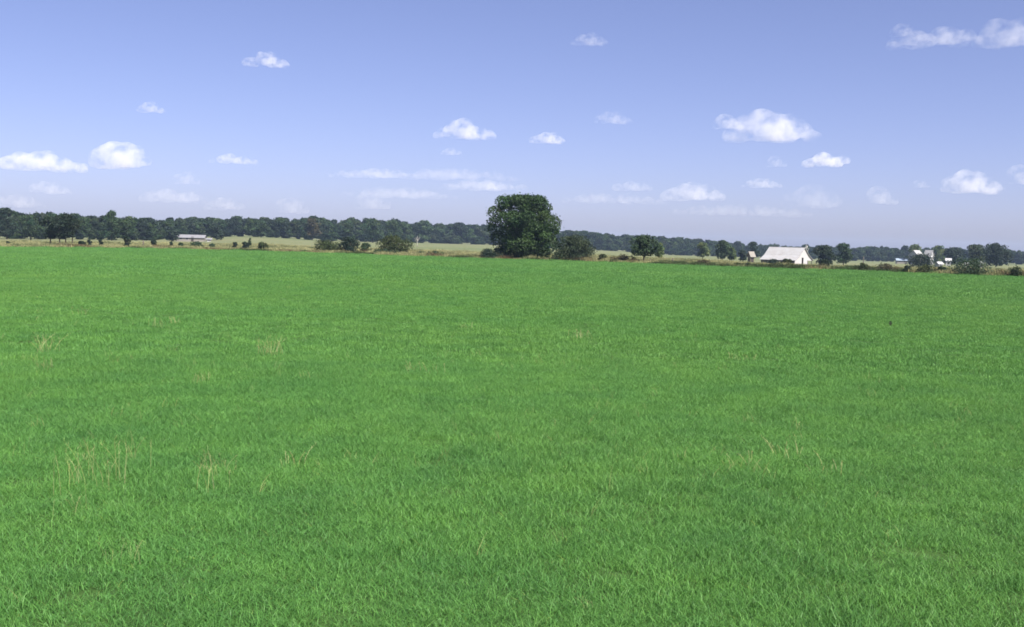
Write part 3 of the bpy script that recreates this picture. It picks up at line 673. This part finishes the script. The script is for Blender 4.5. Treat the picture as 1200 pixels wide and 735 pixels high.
def fence_post(label, px, d, hgt, wid=.13, lean=0.0):
    mb = MB(); mb.tube([(0, 0, -.3), (lean * .5, 0, hgt * .5), (lean, 0.01, hgt - .03), (lean, 0.01, hgt)], [wid * .55, wid * .5, wid * .47, wid * .3], 8)
    o = mb.build('fence_post', M['post'], None, G(px, d), True); tag(o, label, 'fence post', 'fence posts along the dry strip'); return o
fence_post('dark fence post standing in the tan strip right of the small leaning tree', 789, 176, .95, .22)
fence_post('pale short fence post right beside the trunk of the small leaning tree', 762, 176, .75, .18, .1)
fence_post('brown fence post left of the round dark bush by the low house', 168, 226, 1.3, .24)
fence_post('thin tall fence post between the barn trees and the farmhouse', 1012.5, 300, 2.9, .22)
for (px, lab, hh) in ((1132, 'left one of the pair of white posts below the grey green farm tree', 1.5), (1134.8, 'right one of the pair of white posts below the grey green farm tree', 1.7)):
    mb = MB(); mb.box((-.22, -.22, -.2), (.22, .22, hh)); mb.add([(-.3, -.3, hh), (.3, -.3, hh), (.3, .3, hh), (-.3, .3, hh), (0, 0, hh + .35)], [(3, 2, 1, 0), (0, 1, 4), (1, 2, 4), (2, 3, 4), (3, 0, 4)])
    tag(mb.build('gate_post', M['white'], None, G(px, 420)), lab, 'gate post', 'white posts of the farm')

def dead_tree(label, px, d, topy, seed, name='dead_tree', spread=.5):
    r = random.Random(seed); g = G(px, d); Ht = P(px, topy, d)[2] - g[2]; mb = MB()
    mb.tube([(0, 0, -.2), (.1, 0, Ht * .4), (-.05, .1, Ht * .75), (.1, 0, Ht)], [.03 * Ht, .024 * Ht, .014 * Ht, .004 * Ht], 7)
    for i in range(9):
        k = r.uniform(.35, .85); a = r.uniform(0, 6.28); q = Ht * spread * r.uniform(.3, .6) * (1.1 - k)
        p = Vector((0, 0, Ht * k)); e = p + Vector((q * math.cos(a), q * math.sin(a), Ht * (1 - k) * r.uniform(.4, .9)))
        mb.tube([p, p.lerp(e, .5) + Vector((0, 0, -.02 * Ht)), e], [.014 * Ht, .009 * Ht, .003 * Ht], 5)
    tag(mb.build(name, M['dead'], None, g, True), label, 'dead tree')
dead_tree('bare whitish dead tree sticking up behind the right slope of the barn roof', 944.5, 420, 286.5, 3)
dead_tree('grey leafless shrubby tree on the fallow right of the round olive bush', 489, 420, 276.5, 8, spread=1.2)

# ------------------------------------------------------------------ straw weeds in the field
def weed(label, px, py, spread_px, h_px, n, seed, green=False, bold=False, group='dry weed stalks in the field'):
    r = random.Random(seed)
    d = EYE * FPX / (py - hor(px)); v_ = ray(px, py); a = math.atan2(v_[0], v_[1]); g = np.array([d * math.sin(a), d * math.cos(a), 0]); g[2] = float(terrain(g[0], g[1])[0])
    W = spread_px * px2m(d); Hh = h_px * px2m(d); wd = max(0.0012, (0.20 if bold else 0.13) * px2m(d)); n = int(n * (1.5 if d > 16 else 1.2))
    V, F, C = [], [], []
    def strip(p, w0, c, i0=None, taper=.6):
        b = len(V); first = 0
        if i0 is not None: first = 1                          # grows out of an existing pair of vertices
        idx = [] if i0 is None else [i0]
        for i in range(first, len(p)):
            q = p[i]; ww = w0 * (1 - taper * i / (len(p) - 1)); idx.append(len(V))
            V.append((q[0] - ww, q[1], q[2])); V.append((q[0] + ww, q[1], q[2])); C.extend([c, c])
        for i in range(len(idx) - 1): F.append((idx[i], idx[i] + 1, idx[i + 1] + 1, idx[i + 1]))
        return idx
    V.append((0, 0, -.03)); C.append((.5, .5, .4))
    for i in range(n):
        x, y = r.gauss(0, W * .3), r.gauss(0, W * .35); h = Hh * r.uniform(.45, 1.1); lx, ly = r.gauss(-.08, .26) * h, r.gauss(0, .2) * h
        b_ = r.uniform(.75, 1.2); c = (0.25, 0.62, 0.2) if green else (b_, b_ * r.uniform(.93, 1.05), b_ * r.uniform(.8, 1.1))
        ts = [0, .2, .4, .6, .7, .8, .9, 1]
        p = [(x + lx * t ** 1.9, y + ly * t ** 1.9, h * (t - .12 * t * t)) for t in ts]
        p[0] = (x, y, -.02)
        ix = strip(p, wd, c); F.append((0, ix[0], ix[0] + 1))
        if not green:
            for k in range(r.randint(5, 10)):                   # fine seed branches near the top
                j = r.randint(4, 7); q = p[j]; s = h * r.uniform(.04, .11); an = r.uniform(0, 6.28)
                strip([q, (q[0] + s * .5 * math.cos(an) + lx * .04, q[1] + s * .5 * math.sin(an), q[2] + s * .8), (q[0] + s * .8 * math.cos(an) + lx * .1, q[1] + s * math.sin(an), q[2] + s * 1.1)], wd * .6, c, ix[j])
        else:
            pass
    o = link('weed_clump', new_mesh('weed_clump', V, F, [M['straw']], col=np.array(C)), None, g)
    tag(o, label, 'weeds', group)
W_ = [
    ('tall straw clump far out at the left, upper of two', 53, 404, 20, 24, 12, 0), ('low straw clump just below the upper left straw clump', 55, 422, 22, 14, 10, 0),
    ('tiny faint straw tuft far out near the left edge', 98, 362, 14, 9, 7, 0), ('faint wide straw tuft far out left of centre', 182, 378, 24, 12, 9, 0),
    ('little pale tuft beside the faint wide straw tuft', 204, 375, 12, 10, 6, 0), ('fan shaped straw clump in the left middle distance', 318, 416, 26, 24, 16, 0),
    ('small bent straw tuft below the fan shaped clump to its left', 238, 442, 34, 14, 10, 0), ('faint straw patch right of the fan shaped clump', 500, 438, 50, 14, 12, 0),
    ('tiny straw tuft far out near the centre', 548, 385, 18, 8, 6, 0), ('small straw tuft far out right of centre', 680, 397, 26, 14, 12, 0),
    ('faint straw tuft in the right middle distance', 868, 422, 30, 10, 8, 0),
    ('wide loose patch of straw stalks in the left foreground', 112, 552, 80, 52, 22, 0), ('upright pair of pale stalks right of the wide straw patch', 152, 528, 12, 38, 5, 0),
    ('bright leaning stalk clump standing tallest in the left foreground', 238, 572, 30, 50, 5, 2), ('soft brown seed heads right of the bright leaning stalks', 258, 552, 34, 30, 14, 0),
    ('leaning buff seed head left of centre foreground', 345, 546, 22, 26, 6, 2), ('green upright blades in the centre foreground', 482, 552, 26, 24, 7, 1),
    ('single bright slanting stalk in the lower left', 164, 646, 16, 28, 3, 2), ('low broken straw in the lower left beside the slanting stalk', 140, 640, 30, 26, 8, 0),
    ('short upright stalk far right of centre', 935, 497, 10, 16, 3, 0), ('row of short straw stalks in the right foreground', 930, 530, 50, 22, 7, 2),
    ('pale bent blades right of the short stalk row', 972, 545, 34, 20, 5, 2), ('arched straw blades left of the short stalk row', 870, 545, 38, 20, 6, 2),
    ('thin straw stems close to the left foreground patch', 82, 585, 36, 34, 8, 0), ('rusty scrap of straw at the bottom centre', 690, 716, 30, 16, 8, 0)]
for i, (lab, px, py, sp, hp, n, gr) in enumerate(W_): weed(lab, px, py, sp, hp, n, 500 + i, gr == 1, gr == 2)
bush('lone dark weed dot out in the right of the green field', 1047.5, float(EYE * FPX / (377.5 - hor(1045))), 376.5, 4.5, 'leaf_dark', nleaf=40, name='weed', cat='weed', leaf=0.06)

# ------------------------------------------------------------------ clouds
def cloud_material(dens, W, H, size, thr, soft=0.65):
    """vapour thickest at the heart of the heap, fraying to nothing towards its skin"""
    m, n, l = mat('cloud_vapour')
    tc = n.new('ShaderNodeTexCoord')
    mp = n.new('ShaderNodeMapping'); l.new(tc.outputs['Object'], mp.inputs[0])
    mp.inputs['Location'].default_value = (0, 0, -0.42 / 0.80); mp.inputs['Scale'].default_value = (1 / (0.60 * W), 1 / (0.34 * W), 1 / (0.80 * H))
    ln = N(n, 'ShaderNodeVectorMath', operation='LENGTH'); l.new(mp.outputs[0], ln.inputs[0])
    st = n.new('ShaderNodeMapping'); st.inputs['Scale'].default_value = (1 / (size * 1.25), 1 / size, 1 / size); l.new(tc.outputs['Object'], st.inputs[0])
    f = noise(n, l, st.outputs[0], 1.0, 6, 0.66)
    f17 = N(n, 'ShaderNodeMath', operation='MULTIPLY'); l.new(f, f17.inputs[0]); f17.inputs[1].default_value = 2.5
    ad = N(n, 'ShaderNodeMath', operation='MULTIPLY_ADD'); l.new(ln.outputs['Value'], ad.inputs[0]); ad.inputs[1].default_value = -0.45; l.new(f17.outputs[0], ad.inputs[2])
    mr = N(n, 'ShaderNodeMapRange'); mr.interpolation_type = 'SMOOTHSTEP'; l.new(ad.outputs[0], mr.inputs[0])
    mr.inputs[1].default_value = thr + 0.36; mr.inputs[2].default_value = thr + 0.36 + soft
    mr.inputs[3].default_value = 0; mr.inputs[4].default_value = dens
    v = N(n, 'ShaderNodeVolumePrincipled')
    v.inputs['Color'].default_value = (1, 1, 1, 1); v.inputs['Anisotropy'].default_value = 0.0; v.inputs['Density Attribute'].default_value = ''
    l.new(mr.outputs[0], v.inputs['Density'])
    o = n.new('ShaderNodeOutputMaterial'); l.new(v.outputs[0], o.inputs['Volume'])
    return m
def cloud(label, cx, cyp, wpx, hpx, tau, seed, thr=0.40, lumps=None):
    """a heap of vapour puffs at cumulus height over the far country; tau = optical depth through it"""
    r = random.Random(seed)
    el = (hor(cx) - (cyp + hpx * .4)) / FPX
    d = min(1100 / max(el, .03), 26000)
    Wm, Hm = wpx * px2m(d), hpx * px2m(d)
    c = P(cx, cyp + hpx / 2, d)
    bmV, bmF = [], []
    n = lumps or max(7, int(7 * wpx / hpx))
    mb = MB(); ico = ICO
    for i in range(n):
        x = r.uniform(-.46, .46) if i > 1 else (-.12 + .2 * i)
        env = (1 - (abs(x) / .5) ** 2) ** .7
        rad = Hm * (.26 + .26 * r.random()) * (.45 + .55 * env)
        z = rad * .55 + r.random() ** 1.2 * max(0, Hm * env - rad * 1.5)
        y = r.uniform(-.3, .3) * Wm * .5
        mb.add([(x * Wm + rad * 1.25 * v[0], y + rad * 1.25 * v[1], z + rad * max(v[2], -.55)) for v in ico[0]], ico[1])
    me = new_mesh('cloud_puffs', mb.V, mb.F)
    o = link('cloud', me, None, c, -AZ(cx))
    md = o.modifiers.new('fuse', 'REMESH'); md.mode = 'VOXEL'; md.voxel_size = max(Hm / 16, Wm / 70)
    dg = bpy.context.evaluated_depsgraph_get(); m2 = bpy.data.meshes.new_from_object(o.evaluated_get(dg))
    o.modifiers.remove(md); o.data = m2; bpy.data.meshes.remove(me)
    m2.materials.clear(); m2.materials.append(cloud_material(tau / (Hm * .8), Wm, Hm, Hm * .45, thr))
    tag(o, label, 'cloud', 'small fair weather clouds')
    return o
import bmesh
_b = bmesh.new(); bmesh.ops.create_icosphere(_b, subdivisions=2, radius=1); ICO = ([tuple(v.co) for v in _b.verts], [tuple(v.index for v in f.verts) for f in _b.faces]); _b.free()
CL = [
    ('long flat based white cloud low at the far left', 47, 188, 92, 26, 2.2, .42), ('brightest heaped white cloud in the left sky', 143, 181, 62, 36, 3.5, .36),
    ('tiny oval cloud above the brightest left cloud', 176, 126, 30, 13, 1.5, .42), ('small white cloud alone high in the left sky', 312, 70, 48, 18, 1.6, .42),
    ('thin flat cloud right of the brightest left cloud', 274, 186, 54, 13, 1.2, .42), ('faint puff below and right of the brightest left cloud', 216, 208, 30, 17, 1.0, .42),
    ('faint puff under the long flat based left cloud', 57, 220, 44, 16, .9, .42), ('faint round puff low over the wood left of centre', 340, 239, 34, 24, 1.0, .40),
    ('faint round puff low over the wood above the row of bushes', 434, 234, 38, 24, .9, .40), ('wide white cloud left above the big tree', 544, 151, 70, 25, 1.9, .42),
    ('small flat cloud right above the big tree', 641, 161, 40, 16, 1.7, .42), ('faint smear of cloud highest in the middle sky', 690, 46, 40, 16, .9, .44),
    ('faint thin cloud right above the small flat cloud', 717, 138, 44, 16, .9, .44), ('largest bright heaped cloud in the right sky', 904, 147, 100, 40, 2.2, .41), ('small round puff hugging the left end of the largest heaped cloud', 852, 142, 32, 20, 1.6, .40),
    ('flat white cloud below and right of the largest heaped cloud', 973, 187, 58, 19, 2.0, .40), ('tiny faint puff just under the largest heaped cloud', 908, 189, 22, 14, .9, .42),
    ('wide low cloud over the wood between big tree and barn', 812, 224, 76, 24, 1.4, .42), ('faint wisp left of the wide low cloud', 740, 217, 50, 14, .7, .44),
    ('faint flat cloud right of the wide low cloud', 892, 214, 46, 13, .9, .42), ('small low round cloud above the barn trees', 1030, 229, 32, 22, 1.3, .40),
    ('heaped white cloud low over the farm at the right', 1135, 214, 58, 28, 2.0, .40), ('white cloud cut by the right border', 1197, 205, 22, 24, 1.8, .40),
    ('heaped end of the streaming cloud touching the top right border', 1180, 39, 84, 34, 1.3, .42), ('long thin left streamer of the cloud at the top right corner', 1100, 44, 112, 22, .8, .43),
    ('small detached knob at the left tip of the top right streamer', 1058, 36, 26, 16, 1.0, .42),
    ('very thin long veil left of the big tree, highest of the low veils', 530, 204, 170, 15, .34, .42), ('very thin veil left of the big tree, just over the wood', 470, 226, 150, 14, .32, .42),
    ('very thin long veil low between big tree and barn', 720, 232, 130, 15, .34, .42), ('very thin long veil low above the barn roof', 870, 246, 170, 16, .30, .42), ('faint long low bank of cloud left of the big tree', 570, 216, 110, 16, .7, .42),
    ('faint hazy low cloud above the barn', 950, 230, 64, 30, .6, .42), ('faint low wisp above the low white roofed house', 264, 239, 44, 16, .7, .42),
    ('faint stretched low veil left of centre', 440, 203, 120, 13, .5, .42), ('faint hazy low cloud over the left wood', 205, 229, 84, 18, .6, .42),
    ('tiny wisp under the wide white cloud', 528, 177, 26, 10, .8, .42), ('tiny faint puff left of the heaped cloud over the farm', 1078, 215, 16, 11, .8, .42),
    ('faint hazy low cloud at the far left above the wood', 20, 236, 56, 16, .6, .42)]
for i, (lab, cx, cyp, ww, hh, tau, thr) in enumerate(CL): cloud(lab, cx, cyp, ww, hh, (tau if tau > 1.5 else tau * .72) * 0.45, 300 + i, thr)

# ------------------------------------------------------------------ haze
def haze():
    mb = MB(); zs = [float(ZT.min())]
    mb.box((-2700, -2700, min(zs) - 2.0), (2700, 2700, 24))
    m, n, l = mat('haze_air')
    v = N(n, 'ShaderNodeVolumePrincipled'); v.inputs['Density'].default_value = 0.00010; v.inputs['Density Attribute'].default_value = ''
    v.inputs['Color'].default_value = (0.50, 0.66, 1.0, 1); v.inputs['Anisotropy'].default_value = 0.0
    o = n.new('ShaderNodeOutputMaterial'); l.new(v.outputs[0], o.inputs['Volume'])
    m.cycles.homogeneous_volume = True
    ob = mb.build('haze', m); tag(ob, 'thin pale blue air fading the far woods', 'haze', kind='stuff')
haze()
